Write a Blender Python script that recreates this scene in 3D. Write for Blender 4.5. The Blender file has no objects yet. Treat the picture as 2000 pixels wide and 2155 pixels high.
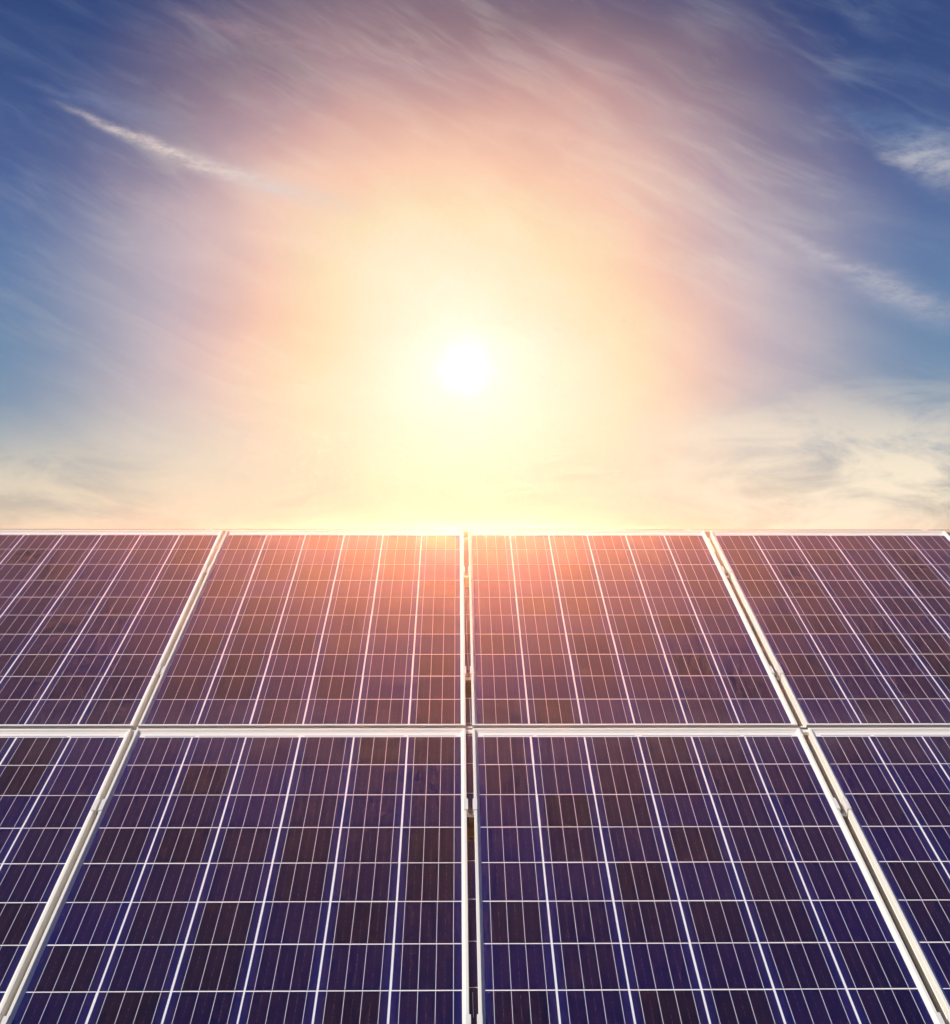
import bpy, bmesh, math, random
from mathutils import Matrix, Vector

random.seed(7)
S = bpy.context.scene
C = S.collection
rad = math.radians

# ------------------------------------------------------------------ plane of the solar array
TILT = rad(21.0)
PLANE = Matrix.Translation((0, 0, 1.75)) @ Matrix.Rotation(TILT, 4, 'X')   # local x = along the row, y = up the slope, z = normal

# ------------------------------------------------------------------ camera
cam_d = bpy.data.cameras.new('camera')
cam = bpy.data.objects.new('camera', cam_d)
C.objects.link(cam)
R = (Matrix.Rotation(-0.0123763, 4, 'Z') @ Matrix.Rotation(-0.0055162, 4, 'Y') @ Matrix.Rotation(1.2210831, 4, 'X'))
cam.matrix_world = PLANE @ Matrix.Translation((-0.060287, -5.209464, 2.002713)) @ R
cam_d.sensor_fit = 'HORIZONTAL'
cam_d.sensor_width = 36.0
cam_d.lens = 36.0 * 2835.76 / 2000.0
cam_d.clip_start = 0.05
cam_d.clip_end = 5000.0
S.camera = cam
CAM_ROT = cam.matrix_world.to_3x3()


def pixel_dir(px, py):
    d = CAM_ROT @ Vector(((px - 1000) / 2835.76, (1077.5 - py) / 2835.76, -1.0))
    return d.normalized()


SUN_DIR = pixel_dir(980, 772)
SUN_EL = math.asin(SUN_DIR.z)
SUN_AZ = math.atan2(SUN_DIR.x, SUN_DIR.y)

# ------------------------------------------------------------------ render / colour management
S.render.engine = 'CYCLES'
S.view_settings.view_transform = 'Standard'
S.view_settings.look = 'None'
S.view_settings.exposure = 0.0
S.view_settings.gamma = 1.0
S.view_settings.use_curve_mapping = False
S.cycles.max_bounces = 6
S.cycles.volume_bounces = 0
S.cycles.sample_clamp_indirect = 3.0
S.cycles.caustics_reflective = False
S.cycles.caustics_refractive = False
S.cycles.use_denoising = True


# ------------------------------------------------------------------ node helpers
class N:
    """a value in a node tree, with arithmetic"""
    tree = None

    def __init__(self, sock):
        self.s = sock

    @staticmethod
    def math(op, *a, clamp=False):
        n = N.tree.nodes.new('ShaderNodeMath')
        n.operation = op
        n.use_clamp = clamp
        for i, v in enumerate(a):
            if isinstance(v, N):
                N.tree.links.new(v.s, n.inputs[i])
            else:
                n.inputs[i].default_value = v
        return N(n.outputs[0])

    def __add__(s, o): return N.math('ADD', s, o)
    __radd__ = __add__
    def __sub__(s, o): return N.math('SUBTRACT', s, o)
    def __rsub__(s, o): return N.math('SUBTRACT', o, s)
    def __mul__(s, o): return N.math('MULTIPLY', s, o)
    __rmul__ = __mul__
    def __truediv__(s, o): return N.math('DIVIDE', s, o)
    def sat(s): return N.math('ADD', s, 0.0, clamp=True)


def gauss(x, w):
    q = x / w
    return N.math('EXPONENT', (q * q) * -1.0)


def smooth(x, a, b):
    n = N.tree.nodes.new('ShaderNodeMapRange')
    n.interpolation_type = 'SMOOTHSTEP'
    N.tree.links.new(x.s, n.inputs['Value'])
    n.inputs['From Min'].default_value = a
    n.inputs['From Max'].default_value = b
    return N(n.outputs['Result'])


def mixc(fac, a, b, mode='MIX'):
    n = N.tree.nodes.new('ShaderNodeMix')
    n.data_type = 'RGBA'
    n.blend_type = mode
    n.clamp_factor = True
    for sock, v in ((n.inputs[0], fac), (n.inputs[6], a), (n.inputs[7], b)):
        if isinstance(v, N):
            N.tree.links.new(v.s, sock)
        elif isinstance(v, (tuple, list)):
            sock.default_value = (v[0], v[1], v[2], 1.0)
        else:
            sock.default_value = v
    return N(n.outputs[2])


def lin(r, g, b):
    f = lambda c: (c / 255 / 12.92) if c <= 10.3 else ((c / 255 + 0.055) / 1.055) ** 2.4
    return (f(r), f(g), f(b))


def ramp(x, stops):
    n = N.tree.nodes.new('ShaderNodeValToRGB')
    cr = n.color_ramp
    cr.interpolation = 'EASE' if False else 'LINEAR'
    while len(cr.elements) > 1:
        cr.elements.remove(cr.elements[-1])
    for i, (p, c) in enumerate(stops):
        e = cr.elements[0] if i == 0 else cr.elements.new(p)
        e.position = p
        e.color = (c[0], c[1], c[2], 1)
    N.tree.links.new(x.s, n.inputs[0])
    return N(n.outputs[0])


def noise(vec, scale, detail=5.0, rough=0.55, dist=0.0):
    n = N.tree.nodes.new('ShaderNodeTexNoise')
    N.tree.links.new(vec.s, n.inputs['Vector'])
    n.inputs['Scale'].default_value = scale
    n.inputs['Detail'].default_value = detail
    n.inputs['Roughness'].default_value = rough
    n.inputs['Distortion'].default_value = dist
    return N(n.outputs['Fac'])


def mapping(vec, rot=(0, 0, 0), scale=(1, 1, 1), loc=(0, 0, 0)):
    n = N.tree.nodes.new('ShaderNodeMapping')
    N.tree.links.new(vec.s, n.inputs['Vector'])
    n.inputs['Rotation'].default_value = rot
    n.inputs['Scale'].default_value = scale
    n.inputs['Location'].default_value = loc
    return N(n.outputs[0])


def combine(x, y, z):
    n = N.tree.nodes.new('ShaderNodeCombineXYZ')
    for i, v in enumerate((x, y, z)):
        if isinstance(v, N):
            N.tree.links.new(v.s, n.inputs[i])
        else:
            n.inputs[i].default_value = v
    return N(n.outputs[0])


# ------------------------------------------------------------------ world: evening sky with a low veiled sun and cirrus
W = bpy.data.worlds.new('World')
S.world = W
W.use_nodes = True
nt = W.node_tree
nt.nodes.clear()
N.tree = nt
tc = nt.nodes.new('ShaderNodeTexCoord')
D = N(tc.outputs['Generated'])
sep = nt.nodes.new('ShaderNodeSeparateXYZ')
nt.links.new(D.s, sep.inputs[0])
dx, dy, dz = (N(sep.outputs[i]) for i in range(3))
EL = N.math('ARCSINE', dz) * (180 / math.pi) + 4.0
AZ = N.math('ARCTAN2', dx, dy) * (180 / math.pi)
cosang = dx * SUN_DIR.x + dy * SUN_DIR.y + dz * SUN_DIR.z
TH = N.math('ARCCOSINE', N.math('MINIMUM', cosang, 1.0)) * (180 / math.pi)

sky = nt.nodes.new('ShaderNodeTexSky')
sky.sky_type = 'NISHITA'
sky.sun_disc = False
sky.sun_elevation = SUN_EL
sky.sun_rotation = SUN_AZ
sky.air_density = 1.2
sky.dust_density = 0.4
NISH = N(sky.outputs[0])

# irregular edge of the glow, clouds drawn out in long fibres that fall to the right
warp = noise(mapping(D, scale=(1, 1, 1.6), loc=(3.1, 0, 0.7)), 5.0, 3.0, 0.5)
wn = nt.nodes.new('ShaderNodeTexNoise')          # bends the fibres so that they do not all run parallel
nt.links.new(D.s, wn.inputs['Vector'])
wn.inputs['Scale'].default_value = 4.2
wn.inputs['Detail'].default_value = 3.0
vm = nt.nodes.new('ShaderNodeVectorMath')
vm.operation = 'MULTIPLY_ADD'
nt.links.new(wn.outputs['Color'], vm.inputs[0])
vm.inputs[1].default_value = (0.045, 0.045, 0.045)
nt.links.new(D.s, vm.inputs[2])
BENT = N(vm.outputs[0])
FIB = mapping(BENT, rot=(0, rad(-25), 0))
fib_a = noise(mapping(FIB, scale=(2.4, 2.0, 11.0), loc=(0.3, 0.2, 0.9)), 3.2, 6.0, 0.55, 0.9)
fib_b = noise(mapping(FIB, scale=(4.2, 2.0, 26.0), loc=(2.3, 1.2, 0.1)), 3.0, 6.0, 0.62, 0.5)
puff = noise(mapping(D, rot=(0, rad(-12), 0), scale=(3.0, 3.0, 8.5), loc=(0.73, 0, 1.45)), 3.4, 7.0, 0.62, 0.5)

th = TH + (warp - 0.5) * 7.0

# clear sky: deep blue above, paler and greener lower, cream in the last degrees
base = ramp((EL + 5.0) / 95.0, [
    (0.000, lin(196, 176, 150)), (0.090, lin(222, 208, 182)), (0.112, lin(196, 192, 182)), (0.135, lin(140, 164, 186)),
    (0.170, lin(110, 145, 182)), (0.215, lin(94, 124, 172)), (0.250, lin(80, 102, 156)), (0.285, lin(60, 84, 140)), (0.32, lin(46, 70, 126)),
    (0.45, lin(42, 70, 128)), (1.0, lin(36, 62, 118))])
base = mixc(0.10, base, mixc(1.0, NISH, (0.02, 0.02, 0.02), 'MULTIPLY'))

# warm aureole of the veiled sun
glow_c = ramp(th / 24.0, [
    (0.00, (1.0, 1.0, 0.92)), (0.05, (1.0, 0.98, 0.84)), (0.10, (0.99, 0.94, 0.77)), (0.18, (0.97, 0.86, 0.64)), (0.27, (0.96, 0.76, 0.49)),
    (0.365, (0.98, 0.60, 0.42)), (0.46, (0.78, 0.42, 0.335)), (0.54, (0.60, 0.34, 0.315)), (0.625, (0.50, 0.29, 0.235)),
    (0.85, (0.40, 0.25, 0.22)), (1.0, (0.34, 0.22, 0.22))])
glow_c = mixc(smooth(EL, 25.0, 14.0) * smooth(TH, 6.5, 13.5) * 0.75, glow_c, lin(220, 202, 206))
glow_c = mixc(smooth(EL, 12.0, 4.5) * smooth(TH, 30.0, 10.0) * 0.9, glow_c, mixc(smooth(EL, 8.5, 4.6), lin(248, 236, 206), lin(234, 217, 186)))
glow_a = smooth(TH + (warp - 0.5) * 4.0, 20.5, 8.5)
col = mixc(glow_a, base, glow_c)

# thin veil of cirrus fibres
patch = smooth(noise(mapping(D, rot=(0, rad(-30), 0), scale=(2.0, 2.0, 4.0), loc=(1.9, 0.4, 2.2)), 2.6, 3.0, 0.5, 0.6), 0.36, 0.62) * 0.6 + 0.4
veil = patch * (smooth(fib_a, 0.42, 0.82) * 0.25 + smooth(fib_b, 0.45, 0.76) * 0.20)
veil = veil * smooth(EL, 60.0, 20.0)
cloud_c = mixc(smooth(TH, 24.0, 8.0), lin(116, 140, 178), lin(255, 240, 214))
col = mixc(veil, col, cloud_c)
dark = smooth(fib_a, 0.52, 0.30) * 0.09 * smooth(TH, 5.0, 12.0)
col = mixc(dark, col, mixc(1.0, col, (0.62, 0.60, 0.72), 'MULTIPLY'))

# cream cloud bank low on the right and a little on the left
low_r = smooth(puff, 0.34, 0.62) * smooth(EL, 11.5, 6.0) * smooth(AZ, 3.0, 14.0) * 0.90
low_l = smooth(puff, 0.32, 0.60) * smooth(EL, 9.8, 4.6) * smooth(AZ, -3.0, -11.0) * 0.72
col = mixc(low_r, col, lin(253, 238, 212))
col = mixc(low_l, col, lin(242, 226, 198))


def ae(px, py):
    d = pixel_dir(px, py)
    return math.degrees(math.atan2(d.x, d.y)), math.degrees(math.asin(d.z)) + 4.0


AE = combine(AZ, EL, 0.0)
FRAY = noise(mapping(AE, rot=(0, 0, rad(24)), scale=(0.34, 0.75, 1.0)), 1.0, 7.0, 0.62)
FINE = noise(mapping(AE, rot=(0, 0, rad(24)), scale=(0.9, 2.6, 1.0), loc=(4, 2, 1)), 1.0, 7.0, 0.72)


def streak(p0, p1, width, bow, power, colour, seed):
    """a long narrow cirrus fibre between two directions"""
    global col
    (a0, e0), (a1, e1) = ae(*p0), ae(*p1)
    L = math.hypot(a1 - a0, e1 - e0)
    ux, uy = (a1 - a0) / L, (e1 - e0) / L
    s = ((AZ - a0) * ux + (EL - e0) * uy) / L
    d = (EL - e0) * ux - (AZ - a0) * uy
    fray, fine = FRAY, FINE
    d2 = d + bow * (s * (1.0 - s)) * 4.0 + (fray - 0.5) * width * 2.2
    wid = 0.35 + 1.0 * smooth(s, 0.0, 0.75)
    m = N.math('EXPONENT', (d2 / (wid * width)) * (d2 / (wid * width)) * -1.0)
    m = m * smooth(s, -0.02, 0.30) * smooth(s, 1.12, 0.60) * (smooth(fine, 0.28, 0.66) * 0.75 + 0.25) * power
    col = mixc(m, col, colour)


streak((90, 200), (760, 440), 0.30, 0.32, 1.0, lin(226, 210, 204), 1.0)
streak((600, 560), (200, 360), 0.50, -0.1, 0.22, lin(214, 186, 190), 6.0)
streak((480, 480), (900, 540), 0.45, 0.1, 0.30, lin(255, 226, 204), 9.0)
streak((0, 150), (420, 270), 0.30, 0.1, 0.22, lin(150, 160, 196), 12.0)
streak((1560, 440), (2080, 700), 0.42, 0.15, 0.50, lin(206, 200, 206), 3.0)
streak((1700, 210), (2060, 330), 0.50, 0.0, 0.28, lin(120, 154, 190), 15.0)
streak((1820, 300), (2160, 345), 0.75, 0.25, 0.62, lin(206, 204, 206), 4.4)
streak((260, -20), (1100, 190), 0.55, 0.2, 0.28, lin(190, 160, 166), 17.0)
streak((980, 240), (1420, 330), 0.35, 0.1, 0.25, lin(246, 206, 188), 19.0)

# the over-bright sun itself behind the veil
col = mixc(gauss(TH, 0.85) * 1.0, col, (1.3, 1.3, 1.22))
core = smooth(TH, 0.84, 0.56)
SUN_IRR = 6.8
SUN_L = SUN_IRR / (2 * math.pi * (1 - math.cos(rad(0.7))))
add = mixc(1.0, mixc(core, (0, 0, 0), (SUN_L * 1.0, SUN_L * 0.36, SUN_L * 0.15)), col, 'ADD')
bg = nt.nodes.new('ShaderNodeBackground')
bg.inputs['Strength'].default_value = 0.1
ten = mixc(1.0, add, (10, 10, 10), 'MULTIPLY')
nt.links.new(ten.s, bg.inputs['Color'])
out = nt.nodes.new('ShaderNodeOutputWorld')
nt.links.new(bg.outputs[0], out.inputs['Surface'])
W.cycles.sampling_method = 'MANUAL'
W.cycles.sample_map_resolution = 1024

# ------------------------------------------------------------------ the one sun lamp: from the left, a little behind the camera (shadows fall to the right)
sd = bpy.data.lights.new('sun', 'SUN')
sd.energy = 5.0
sd.angle = rad(0.53)
sd.color = (1.0, 0.93, 0.82)
sun = bpy.data.objects.new('sun', sd)
C.objects.link(sun)
s_local = Vector((-0.74, 0.06, 0.68)).normalized()           # direction towards the sun, in the array's own frame
s_world = PLANE.to_3x3() @ s_local
sun.rotation_euler = s_world.to_track_quat('Z', 'Y').to_euler()
sun.location = (-6, -4, 8)


# ------------------------------------------------------------------ materials
def material(name):
    m = bpy.data.materials.new(name)
    m.use_nodes = True
    N.tree = m.node_tree
    b = m.node_tree.nodes['Principled BSDF']
    return m, b


def link(a, sock):
    N.tree.links.new(a.s, sock)


def objcoord():
    n = N.tree.nodes.new('ShaderNodeTexCoord')
    return N(n.outputs['Object'])


def worldpos():
    n = N.tree.nodes.new('ShaderNodeNewGeometry')
    return N(n.outputs['Position'])


def objrandom():
    n = N.tree.nodes.new('ShaderNodeObjectInfo')
    return N(n.outputs['Random'])


def bump(h, b, strength, dist):
    n = N.tree.nodes.new('ShaderNodeBump')
    n.inputs['Strength'].default_value = strength
    n.inputs['Distance'].default_value = dist
    link(h, n.inputs['Height'])
    N.tree.links.new(n.outputs[0], b.inputs['Normal'])


def laminate(b, rough=0.06):
    b.inputs['Coat Weight'].default_value = 1.0
    b.inputs['Coat Roughness'].default_value = rough
    b.inputs['Coat IOR'].default_value = 1.45


def dust_fac(P):
    """thin dust film with wiped streaks running down the slope"""
    big = noise(mapping(P, scale=(1.0, 1.0, 1.0)), 2.6, 6.0, 0.65)
    runs = noise(mapping(P, scale=(60.0, 3.0, 3.0)), 1.0, 5.0, 0.6)
    speck = noise(P, 230.0, 3.0, 0.8)
    return smooth(big, 0.42, 0.75) * 0.5 + smooth(runs, 0.45, 0.8) * 0.35 + smooth(speck, 0.66, 0.80) * 0.7


VDIR = PLANE.to_3x3() @ Vector((0, 1, 0))
VOFF = PLANE.translation.dot(VDIR)


def grime(P):
    """dirt that has run down and dried along the lower edge of the upper modules and the top of the lower ones"""
    n = N.tree.nodes.new('ShaderNodeVectorMath')
    n.operation = 'DOT_PRODUCT'
    N.tree.links.new(P.s, n.inputs[0])
    n.inputs[1].default_value = VDIR
    v = N(n.outputs['Value']) - VOFF
    band = smooth(v, -1.38, -1.60) * smooth(v, -1.90, -1.66)
    blot = smooth(noise(mapping(P, scale=(1.0, 1.6, 1.6)), 5.0, 7.0, 0.7), 0.42, 0.72)
    wipe = smooth(noise(mapping(P, rot=(0.2, 0.3, 0.6), scale=(30, 4, 4)), 1.0, 5.0, 0.7), 0.42, 0.75)
    return band * (blot * 0.6 + wipe * 0.5) * 0.10 + band * 0.010


def make_cell_material():
    m, b = material('polycrystalline_silicon')
    P = worldpos()
    O = objcoord()
    rnd = objrandom()
    sp = N.tree.nodes.new('ShaderNodeSeparateXYZ')
    N.tree.links.new(O.s, sp.inputs[0])
    ox, oy = N(sp.outputs[0]), N(sp.outputs[1])
    vor = N.tree.nodes.new('ShaderNodeTexVoronoi')
    link(mapping(P, scale=(1, 1, 1)), vor.inputs['Vector'])
    vor.inputs['Scale'].default_value = 70.0
    sv = N.tree.nodes.new('ShaderNodeSeparateColor')
    N.tree.links.new(vor.outputs['Color'], sv.inputs[0])
    grain = N(sv.outputs[0])
    c = mixc(rnd, (0.0030, 0.0014, 0.0100), (0.0005, 0.0011, 0.060))
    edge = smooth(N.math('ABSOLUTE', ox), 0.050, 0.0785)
    c = mixc(edge * 0.65, c, (0.010, 0.016, 0.150))  # blue halo beside the white column gaps, painted into the cell colour
    c = mixc(grain * 0.3, c, (0.004, 0.004, 0.040))
    # dotted solder pads half-way between the ribbons, short dashes along the cell
    xx = N.math('PINGPONG', ox, 0.0196)
    mid = smooth(xx, 0.0009, 0.0003)
    dash = smooth(noise(mapping(P, scale=(30, 60, 60)), 3.0, 3.0, 0.6), 0.47, 0.60)
    c = mixc(mid * dash * 0.45, c, (0.20, 0.15, 0.26))
    # very fine contact fingers, seen as faint vertical grain
    fing = noise(mapping(P, scale=(900.0, 25.0, 25.0)), 1.0, 3.0, 0.6)
    c = mixc(smooth(fing, 0.45, 0.75) * 0.06, c, (0.08, 0.07, 0.16))
    c = mixc(dust_fac(P) * 0.014 + grime(P), c, (0.42, 0.36, 0.40))
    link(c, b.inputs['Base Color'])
    b.inputs['Roughness'].default_value = 0.45
    b.inputs['Specular IOR Level'].default_value = 0.1
    laminate(b)
    return m


def make_simple(name, colour, rough=0.5, metallic=0.0, coat=False, vary=0.12, scale=8.0, bumps=0.0):
    m, b = material(name)
    P = worldpos()
    v = noise(P, scale, 6.0, 0.6)
    f = noise(P, scale * 25, 4.0, 0.7)
    c = mixc(smooth(v, 0.3, 0.75) * vary * 2, colour, tuple(k * 0.72 for k in colour))
    c = mixc(smooth(f, 0.55, 0.8) * vary, c, tuple(k * 0.55 for k in colour))
    link(c, b.inputs['Base Color'])
    b.inputs['Roughness'].default_value = rough
    b.inputs['Metallic'].default_value = metallic
    if bumps:
        bump(f, b, 0.3, bumps)
    if coat:
        laminate(b)
    return m


M_CELL = make_cell_material()
M_SHEET = make_simple('white_backsheet', (0.90, 0.89, 0.88), 0.55, coat=True, vary=0.05)
M_RIBBON = make_simple('tinned_ribbon', (0.66, 0.69, 0.78), 0.40, 0.0, coat=True, vary=0.10, scale=30)
M_BUS = make_simple('string_ribbon_grey', (0.36, 0.36, 0.42), 0.35, 0.1, coat=True, vary=0.1, scale=30)
M_FRAME = make_simple('anodised_frame', (0.87, 0.84, 0.77), 0.42, 0.05, vary=0.07, scale=6)
M_CLAMP = make_simple('pressed_clamp', (0.86, 0.84, 0.80), 0.35, 0.12, vary=0.06, scale=20)
M_BOLT = make_simple('stainless_bolt', (0.42, 0.40, 0.38), 0.30, 0.8, vary=0.15, scale=40)
M_SOCKET = make_simple('bolt_socket_dark', (0.03, 0.028, 0.025), 0.7)
M_RAIL = make_simple('rail_aluminium', (0.34, 0.29, 0.22), 0.45, 0.3, vary=0.2, scale=9)
M_STEEL = make_simple('galvanised_steel', (0.40, 0.41, 0.42), 0.5, 0.5, vary=0.2, scale=7)
M_DARK = make_simple('glow_blocker_grey', (0.10, 0.10, 0.10), 0.6, 0.2, vary=0.2, scale=9)
M_TRIM = make_simple('cream_trim', (0.72, 0.64, 0.50), 0.5, 0.1, vary=0.08, scale=5)


def make_ground_material():
    m, b = material('dry_grass_soil')
    P = worldpos()
    a = noise(P, 0.35, 6.0, 0.6)
    g = noise(P, 9.0, 8.0, 0.7)
    c = mixc(smooth(a, 0.35, 0.65), (0.085, 0.095, 0.040), (0.16, 0.13, 0.085))
    c = mixc(smooth(g, 0.4, 0.75) * 0.7, c, (0.05, 0.055, 0.025))
    link(c, b.inputs['Base Color'])
    b.inputs['Roughness'].default_value = 0.95
    bump(g, b, 0.8, 0.05)
    return m


M_GROUND = make_ground_material()


# ------------------------------------------------------------------ mesh helpers
def mesh_from(name, verts, faces, mat):
    me = bpy.data.meshes.new(name)
    me.from_pydata(verts, [], faces)
    me.materials.append(mat)
    me.update()
    return me


def put(name, me, parent=None, loc=(0, 0, 0), rotz=0.0):
    o = bpy.data.objects.new(name, me)
    C.objects.link(o)
    if parent is not None:
        o.parent = parent
    o.location = loc
    o.rotation_euler = (0, 0, rotz)
    return o


def box_data(x0, x1, y0, y1, z0, z1, V, F):
    n = len(V)
    V += [(x0, y0, z0), (x1, y0, z0), (x1, y1, z0), (x0, y1, z0), (x0, y0, z1), (x1, y0, z1), (x1, y1, z1), (x0, y1, z1)]
    for f in ((0, 3, 2, 1), (4, 5, 6, 7), (0, 1, 5, 4), (1, 2, 6, 5), (2, 3, 7, 6), (3, 0, 4, 7)):
        F.append(tuple(n + i for i in f))


def box_mesh(name, dims, mat, bevel=0.0):
    V, F = [], []
    box_data(*dims, V, F)
    me = mesh_from(name, V, F, mat)
    if bevel:
        bm = bmesh.new()
        bm.from_mesh(me)
        bmesh.ops.bevel(bm, geom=bm.edges[:], offset=bevel, segments=2, affect='EDGES', profile=0.6)
        bm.to_mesh(me)
        bm.free()
    return me


def slab_mesh(name, w, h, z0, z1, mat, cham=0.0):
    """a thin slab centred on the origin, with small chamfered top edges"""
    a, b = w / 2, h / 2
    V = [(-a, -b, z0), (a, -b, z0), (a, b, z0), (-a, b, z0)]
    zt = z1 - cham
    V += [(-a, -b, zt), (a, -b, zt), (a, b, zt), (-a, b, zt)]
    F = [(0, 1, 5, 4), (1, 2, 6, 5), (2, 3, 7, 6), (3, 0, 4, 7)]
    if cham:
        c = cham
        V += [(-a + c, -b + c, z1), (a - c, -b + c, z1), (a - c, b - c, z1), (-a + c, b - c, z1)]
        F += [(4, 5, 9, 8), (5, 6, 10, 9), (6, 7, 11, 10), (7, 4, 8, 11), (8, 9, 10, 11)]
    else:
        F += [(4, 5, 6, 7)]
    return mesh_from(name, V, F, mat)


def thing(name, label, cat, mat_local=None, group=None):
    o = bpy.data.objects.new(name, None)
    o.empty_display_size = 0.1
    C.objects.link(o)
    o.matrix_world = PLANE @ (mat_local or Matrix())
    o['label'] = label
    o['category'] = cat
    if group:
        o['group'] = group
    return o


# ------------------------------------------------------------------ dimensions of the solar module (metres)
P_U, P_V = 0.1600, 0.1595           # cell pitch across and up the slope
G_U, G_V = 0.0051, 0.0041           # gaps between cells
CW, CH = P_U - G_U, P_V - G_V
FR = 0.0150                          # width of the frame seen from above
SIDE = 0.0002
TOP_M, BOT_M = 0.0255, 0.0070        # backsheet margins above and below the cells
ROWGAP = 0.0767                      # cell edge line to cell edge line between the two rows of modules
W_IN = 6 * P_U - G_U + 2 * SIDE
H_IN = 10 * P_V - G_V + TOP_M + BOT_M
CELL_ME = slab_mesh('cell', CW, CH, -0.0002, 0.0005, M_CELL, 0.0002)
BUS_ME = slab_mesh('busbar', 0.0013, CH - 0.0012, 0.0004, 0.0008, M_RIBBON, 0.0001)

PROFILE = [(0.0022, -0.034), (0.0022, -0.0015), (FR - 0.001, -0.0015), (FR, -0.0008), (FR, 0.0012), (FR - 0.0020, 0.0016),
           (FR - 0.0036, 0.0030), (FR - 0.0058, 0.0062), (FR - 0.0072, 0.0078), (FR - 0.0080, 0.0082), (0.0010, 0.0082), (0.0, 0.0072),
           (0.0, -0.0105), (0.0007, -0.0112), (0.0007, -0.0128), (0.0, -0.0135), (0.0, -0.0210), (0.0006, -0.0216),
           (0.0006, -0.0228), (0.0, -0.0234), (0.0, -0.036), (0.024, -0.036), (0.024, -0.034)]


def frame_bar_mesh(side):
    """one mitred bar of the module frame; inner opening centred on x, y"""
    hw, hh = W_IN / 2 + FR, H_IN / 2 + FR
    V, F = [], []
    n = len(PROFILE)
    for end in (0, 1):
        for (x, z) in PROFILE:
            if side == 'L': p = (-hw + x, (-hh + x) if end == 0 else (hh - x), z)
            if side == 'R': p = (hw - x, (hh - x) if end == 0 else (-hh + x), z)
            if side == 'T': p = ((-hw + x) if end == 0 else (hw - x), hh - x, z)
            if side == 'B': p = ((hw - x) if end == 0 else (-hw + x), -hh + x, z)
            V.append(p)
    for i in range(n):
        j = (i + 1) % n
        F.append((i, j, n + j, n + i))
    F.append(tuple(range(n - 1, -1, -1)))
    F.append(tuple(range(n, 2 * n)))
    me = mesh_from('frame_bar', V, F, M_FRAME)
    bm = bmesh.new(); bm.from_mesh(me)
    bmesh.ops.recalc_face_normals(bm, faces=bm.faces[:])
    bm.to_mesh(me); bm.free()
    return me


BARS = [frame_bar_mesh(s) for s in 'LRTB']
SHEET_ME = slab_mesh('backsheet', W_IN + 0.004, H_IN + 0.004, -0.0010, -0.0001, M_SHEET)


def ribbon_piece(x0, x1, y):
    V, F = [], []
    box_data(x0, x1, y - 0.0016, y + 0.0016, -0.0001, 0.0003, V, F)
    return mesh_from('string_ribbon', V, F, M_BUS)


cx0 = -W_IN / 2 + SIDE - G_U / 2            # x of cell line 0, relative to the module centre
cy0 = H_IN / 2 - TOP_M                      # y of the upper edge of the first cell row
TOPR = [ribbon_piece(cx0 + a * P_U, cx0 + b * P_U, cy0 + 0.0075) for a, b in ((0.12, 1.05), (1.12, 2.95), (3.08, 4.92), (5.0, 5.88))]
BOTR = [ribbon_piece(cx0 + a * P_U, cx0 + b * P_U, -H_IN / 2 + 0.0035) for a, b in ((0.10, 1.92), (2.08, 3.92), (4.08, 5.9))]


def module(u0, row, label, rows=10):
    """u0: cell line 0 in array coordinates; row 0 upper, 1 lower"""
    v_top = -row * (10 * P_V + ROWGAP)       # v of cell line 0
    cx = u0 - cx0
    cy = v_top - G_V / 2 - cy0
    t = thing('solar_panel', label, 'solar panel', Matrix.Translation((cx, cy, 0)), 'solar panels of the array')
    for me in BARS:
        put('frame_bar', me, t)
    put('backsheet', SHEET_ME, t)
    for me in TOPR + BOTR:
        put('string_ribbon', me, t)
    for r in range(10):
        for c in range(6):
            jx, jy = random.gauss(0, 0.00028), random.gauss(0, 0.00028)
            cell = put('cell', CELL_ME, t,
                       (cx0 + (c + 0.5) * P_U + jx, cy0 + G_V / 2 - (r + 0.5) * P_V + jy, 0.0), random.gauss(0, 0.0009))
            sx = random.gauss(0, 0.00022)
            for k in range(4):
                put('busbar', BUS_ME, cell, ((k - 1.5) * 0.0390 + sx, 0, 0))
    return t


UX = [-2.004, -1.0052, 0.0, 1.0105]
LAB = [
    ['upper solar panel cut off by the left edge of the picture, purple cells',
     'upper solar panel just left of the central gap, cells glowing orange under the sun',
     'upper solar panel just right of the central gap, cells glowing orange under the sun',
     'upper solar panel at the right edge of the picture, violet blue cells'],
    ['lower solar panel in the bottom left corner, only a slanted wedge in view',
     'large dark lower solar panel left of the central gap, nearest the camera',
     'large dark lower solar panel right of the central gap, nearest the camera',
     'lower solar panel in the bottom right corner, only a slanted wedge in view'],
]
for row in (0, 1):
    for k, u in enumerate(UX):
        module(u, row, LAB[row][k])


# ------------------------------------------------------------------ array helpers: v of a cell line
def vline(row, r):
    return -(row * (10 * P_V + ROWGAP) + r * P_V)


def gap_edges(k):
    """outer frame edges either side of the gap between module k and k+1"""
    a = UX[k] + 6 * P_U - G_U / 2 + SIDE + FR
    b = UX[k + 1] + G_U / 2 - SIDE - FR
    return a, b


CL_R = {0: (2.45, 7.85), 1: (2.40, 7.72)}

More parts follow.
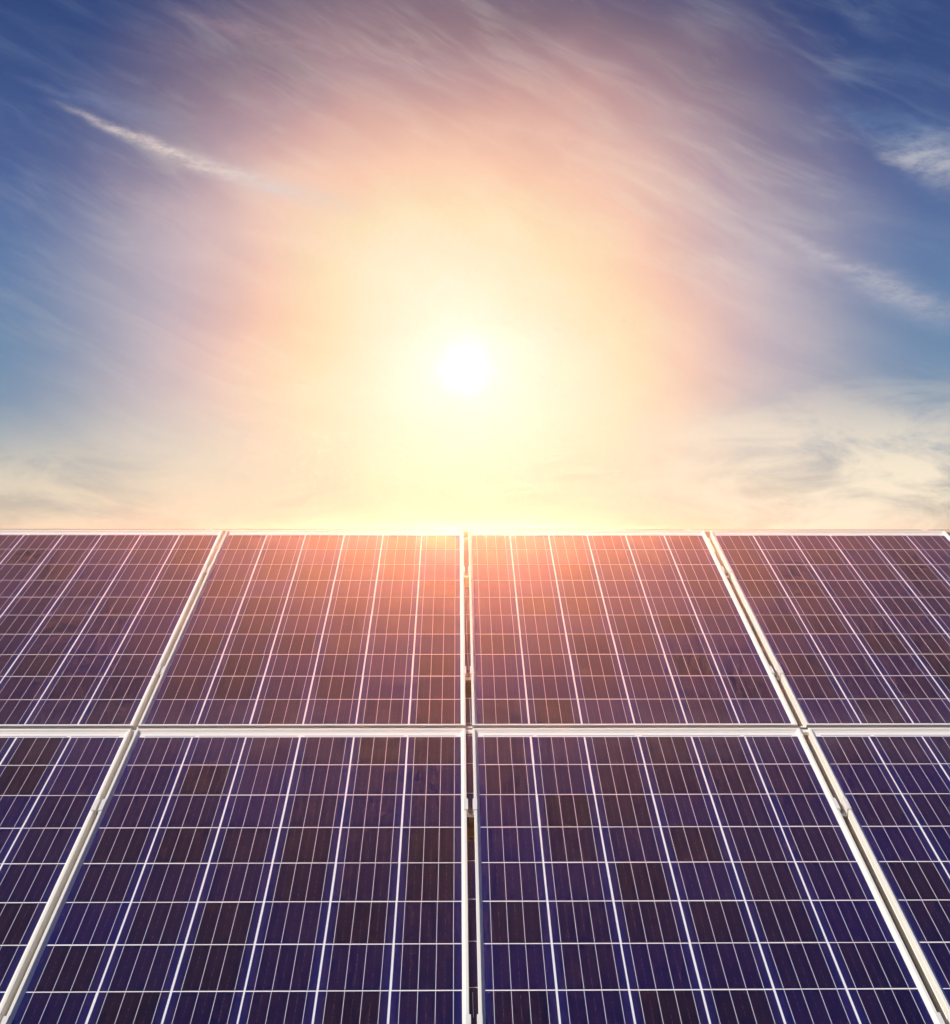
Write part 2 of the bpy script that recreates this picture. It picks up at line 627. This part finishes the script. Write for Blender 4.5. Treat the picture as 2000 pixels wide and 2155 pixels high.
# ------------------------------------------------------------------ mid clamps
def clamp_mesh(gap):
    h = gap / 2
    zt, t = 0.0086, 0.0026
    V, F = [], []
    L = 0.027
    box_data(-h - 0.0085, -h + 0.0036, -L, L, zt, zt + t, V, F)        # left lip on the frame
    box_data(h - 0.0036, h + 0.0085, -L, L, zt, zt + t, V, F)          # right lip
    box_data(-h + 0.0010, -h + 0.0036, -L, L, -0.014, zt, V, F)        # channel walls
    box_data(h - 0.0036, h - 0.0010, -L, L, -0.014, zt, V, F)
    box_data(-h + 0.0036, h - 0.0036, -L, -L + 0.030, -0.014, -0.011, V, F)   # channel floor
    me = mesh_from('clamp_body', V, F, M_CLAMP)
    bm = bmesh.new(); bm.from_mesh(me)
    bmesh.ops.bevel(bm, geom=bm.edges[:], offset=0.0005, segments=1, affect='EDGES')
    bm.to_mesh(me); bm.free()
    return me


def bolt_mesh():
    bm = bmesh.new()
    bmesh.ops.create_cone(bm, cap_ends=True, segments=16, radius1=0.0056, radius2=0.0056, depth=0.007)
    bmesh.ops.translate(bm, verts=bm.verts, vec=(0, 0, -0.0065))
    bmesh.ops.bevel(bm, geom=[e for e in bm.edges if all(v.co.z > -0.004 for v in e.verts)], offset=0.0008, segments=2, affect='EDGES')
    # hexagonal socket
    hexv = bmesh.ops.create_cone(bm, cap_ends=True, segments=6, radius1=0.0028, radius2=0.0028, depth=0.0004)['verts']
    bmesh.ops.translate(bm, verts=hexv, vec=(0, 0, -0.0029))
    bmesh.ops.recalc_face_normals(bm, faces=bm.faces[:])
    me = bpy.data.meshes.new('bolt')
    for f in bm.faces:
        if all(v in hexv for v in f.verts):
            f.material_index = 1
    bm.to_mesh(me); bm.free()
    me.materials.append(M_BOLT)
    me.materials.append(M_SOCKET)
    return me


BOLT = bolt_mesh()
SHANK = None


def shank_mesh():
    bm = bmesh.new()
    bmesh.ops.create_cone(bm, cap_ends=True, segments=10, radius1=0.003, radius2=0.003, depth=0.028)
    bmesh.ops.translate(bm, verts=bm.verts, vec=(0, 0, -0.025))
    me = bpy.data.meshes.new('bolt_shank')
    bm.to_mesh(me); bm.free()
    me.materials.append(M_BOLT)
    return me


SHANK = shank_mesh()
GAPN = ['left slanted gap', 'central gap', 'right slanted gap']
WHERE = {(0, 0): 'the highest, near the sky', (0, 1): 'just above the cross joint',
         (1, 0): 'just below the cross joint', (1, 1): 'at the bottom edge of the picture'}
for k in range(3):
    a, b = gap_edges(k)
    cme = clamp_mesh(b - a)
    for row in (0, 1):
        for i, r in enumerate(CL_R[row]):
            c = thing('panel_clamp', 'silver bolted clamp in the ' + GAPN[k] + ', ' + WHERE[(row, i)], 'clamp',
                      Matrix.Translation(((a + b) / 2, vline(row, r), 0)), 'clamps holding the panels')
            put('clamp_body', cme, c)
            bo = put('bolt', BOLT, c, (0, -0.012, -0.0006))
            put('bolt_shank', SHANK, bo, (0, 0, 0))

# ------------------------------------------------------------------ narrow cell strips seen in the central gap
a, b = gap_edges(1)
sw = (b - a) - 0.0008
for row in (0, 1):
    t = thing('filler_strip', ('dark cell strip with white cross lines in the upper part of the central gap' if row == 0 else
              'dark cell strip with white cross lines in the lower part of the central gap'), 'filler strip',
              Matrix.Translation(((a + b) / 2, vline(row, 0), -0.0048)), 'filler strips in the central gap')
    hi, lo = CL_R[row]
    segs = [(0.02 if row == 0 else -0.25, hi + 0.12), (hi + 0.95, lo + 0.12), (lo + 0.95, 9.98)]
    off = -0.10
    for (r0, r1) in segs:
        if r1 <= r0: continue
        V, F = [], []
        box_data(-sw / 2, sw / 2, -r1 * P_V, -r0 * P_V, -0.002, -0.0008, V, F)
        put('white_base', mesh_from('white_base', V, F, M_SHEET), t)
        cuts = [r0] + [x + off for x in range(0, 12) if r0 + 0.05 < x + off < r1 - 0.05] + [r1]
        for q0, q1 in zip(cuts[:-1], cuts[1:]):
            V, F = [], []
            g0 = 0.0014 if q0 != r0 else 0.0
            g1 = 0.0014 if q1 != r1 else 0.0
            box_data(-sw / 2, sw / 2, -q1 * P_V + g1, -q0 * P_V - g0, -0.0008, -0.0002, V, F)
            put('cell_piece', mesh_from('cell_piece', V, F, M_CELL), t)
    # reflected line in the gap, shaped as a ribbon slightly askew
    for (y0, y1, x0, x1) in (((3.4, 7.65, -0.0075, 0.001) if row == 0 else (0.02, 0.02, 0, 0)), ((8.9, 9.95, 0.0035, 0.0052) if row == 0 else (7.0, 7.5, -0.002, -0.001))):
        if y0 == y1: continue
        w = 0.0005
        V = [(x0 - w, -y0 * P_V, 0.0), (x0 + w, -y0 * P_V, 0.0), (x1 + w, -y1 * P_V, 0.0), (x1 - w, -y1 * P_V, 0.0)]
        V += [(x, y, -0.0003) for x, y, z in V[:4]]
        put('busbar', mesh_from('busbar', V, [(0, 3, 2, 1), (0, 1, 5, 4), (1, 2, 6, 5), (2, 3, 7, 6), (3, 0, 4, 7)], M_RIBBON), t)

# small joiners that bridge the row joint in each vertical gap
for k in range(3):
    a, b = gap_edges(k)
    v_up = vline(0, 10) - BOT_M - FR
    V, F = [], []
    box_data(a + 0.0003, b - 0.0003, v_up + 0.001, v_up + 0.010, -0.010, -0.001, V, F)
    box_data(a + 0.0003, b - 0.0003, v_up - 0.030, v_up - 0.013, -0.010, 0.0, V, F)
    me = mesh_from('joint_spacer', V, F, M_FRAME)
    o = put('joint_spacer', me)
    o.matrix_world = PLANE
    if k == 1:
        o['label'] = 'pale spacer in the central gap where upper and lower panels meet'
    elif k == 0:
        o['label'] = 'pale spacer in the left slanted gap where upper and lower panels meet'
    else:
        o['label'] = 'pale spacer in the right slanted gap where upper and lower panels meet'
    o['category'] = 'spacer'
    o['group'] = 'spacers at the cross joints'

# ------------------------------------------------------------------ mounting frame: rails, rafters, posts
mt = bpy.data.objects.new('mounting_frame', None)
C.objects.link(mt)
mt['label'] = 'aluminium and steel mounting frame under the solar panels, seen through the gaps'
mt['category'] = 'mounting frame'
XL, XR = UX[0] - 0.10, UX[3] + 6 * P_U + 0.10


def channel(x0, x1, v, zt, h, w):
    V, F = [], []
    box_data(x0, x1, v - w / 2, v + w / 2, zt - h, zt, V, F)
    box_data(x0, x1, v - w / 2 - 0.004, v - w / 2, zt - h * 0.45, zt - h * 0.35, V, F)
    box_data(x0, x1, v - w / 2 - 0.004, v - w / 2, zt - h, zt - h * 0.9, V, F)
    return mesh_from('rail', V, F, M_RAIL)


for row in (0, 1):
    for r in CL_R[row]:
        o = put('rail', channel(XL, XR, vline(row, r), -0.0365, 0.045, 0.040), mt)
        o.matrix_local = PLANE
v0, v1 = 0.05, vline(1, 10) - 0.05
o = put('glow_blocker_sheet', box_mesh('glow_blocker_sheet', (XL, XR, v1 + 0.02, v0 - 0.03, -0.0846, -0.0819), M_DARK), mt)  # added plate, keeps sunlit haze underneath from glowing through the gaps
o.matrix_local = PLANE
for x in (-1.9, -0.55, 0.75, 1.85):
    o = put('rafter', box_mesh('rafter', (x - 0.025, x + 0.025, v1, v0, -0.155, -0.0850), M_STEEL), mt)
    o.matrix_local = PLANE
    for v in (-0.45, -2.85):
        w = PLANE @ Vector((x, v, -0.150))
        o = put('post', box_mesh('post', (w.x - 0.03, w.x + 0.03, w.y - 0.03, w.y + 0.03, -0.05, w.z + 0.02), M_STEEL, 0.003), mt)

# ------------------------------------------------------------------ cream trim bars along the top edge
vt = TOP_M + FR
cuts = [XL - 0.05, -1.095, -0.085, 0.907, 1.905, XR + 0.02]
TL = ['leftmost cream trim bar along the top edge of the panels against the sky',
      'cream trim bar along the top edge above the left centre panel',
      'cream trim bar along the top edge above the right centre panel',
      'cream trim bar along the top edge above the right hand panel',
      'short cream trim bar at the far right end of the top edge']
for i in range(5):
    x0, x1 = cuts[i] + 0.016, cuts[i + 1] - 0.016
    V, F = [], []
    box_data(x0, x1, vt + 0.002, vt + 0.020, -0.030, 0.0005, V, F)
    box_data(x0, x1, vt + 0.0201, vt + 0.0225, -0.030, 0.0035, V, F)
    # small folded tabs at both ends
    box_data(x0 - 0.006, x0, vt + 0.004, vt + 0.018, -0.028, 0.0020, V, F)
    box_data(x1, x1 + 0.006, vt + 0.004, vt + 0.018, -0.028, 0.0020, V, F)
    o = put('edge_trim', mesh_from('edge_trim', V, F, M_TRIM))
    o.matrix_world = PLANE
    o['label'] = TL[i]
    o['category'] = 'trim bar'
    o['group'] = 'trim bars along the top edge'

# ------------------------------------------------------------------ ground
GR = 600.0
bm = bmesh.new()
n = 48
rings = [0.0, 4, 9, 18, 40, 90, 200, GR]
prev = None
cv = bm.verts.new((0, 0, 0))
for rr in rings[1:]:
    ring = [bm.verts.new((rr * math.cos(2 * math.pi * i / n), rr * math.sin(2 * math.pi * i / n), (random.uniform(-0.02, 0.02) * min(1, rr / 18)))) for i in range(n)]
    for i in range(n):
        j = (i + 1) % n
        if prev is None:
            bm.faces.new((cv, ring[i], ring[j]))
        else:
            bm.faces.new((prev[i], ring[i], ring[j], prev[j]))
    prev = ring
me = bpy.data.meshes.new('ground')
bm.to_mesh(me); bm.free()
me.materials.append(M_GROUND)
o = put('ground', me)
o['kind'] = 'structure'

# ------------------------------------------------------------------ haze: added air volume that spreads a warm veiling glow over the panels
HAZE_TOP = max((PLANE @ Vector((0, TOP_M + FR + 0.024, 0.01))).z, cam.matrix_world.translation.z) + 0.010
V, F = [], []
box_data(-GR - 5, GR + 5, -GR - 5, GR + 5, -1.0, HAZE_TOP, V, F)
hm = bpy.data.materials.new('warm_haze')
hm.use_nodes = True
hm.node_tree.nodes.clear()
pv = hm.node_tree.nodes.new('ShaderNodeVolumePrincipled')
pv.inputs['Density'].default_value = 0.016
pv.inputs['Color'].default_value = (1.0, 0.86, 0.80, 1)
pv.inputs['Anisotropy'].default_value = 0.925
ho = hm.node_tree.nodes.new('ShaderNodeOutputMaterial')
hm.node_tree.links.new(pv.outputs[0], ho.inputs['Volume'])
o = put('haze', mesh_from('haze', V, F, hm))
o['kind'] = 'stuff'
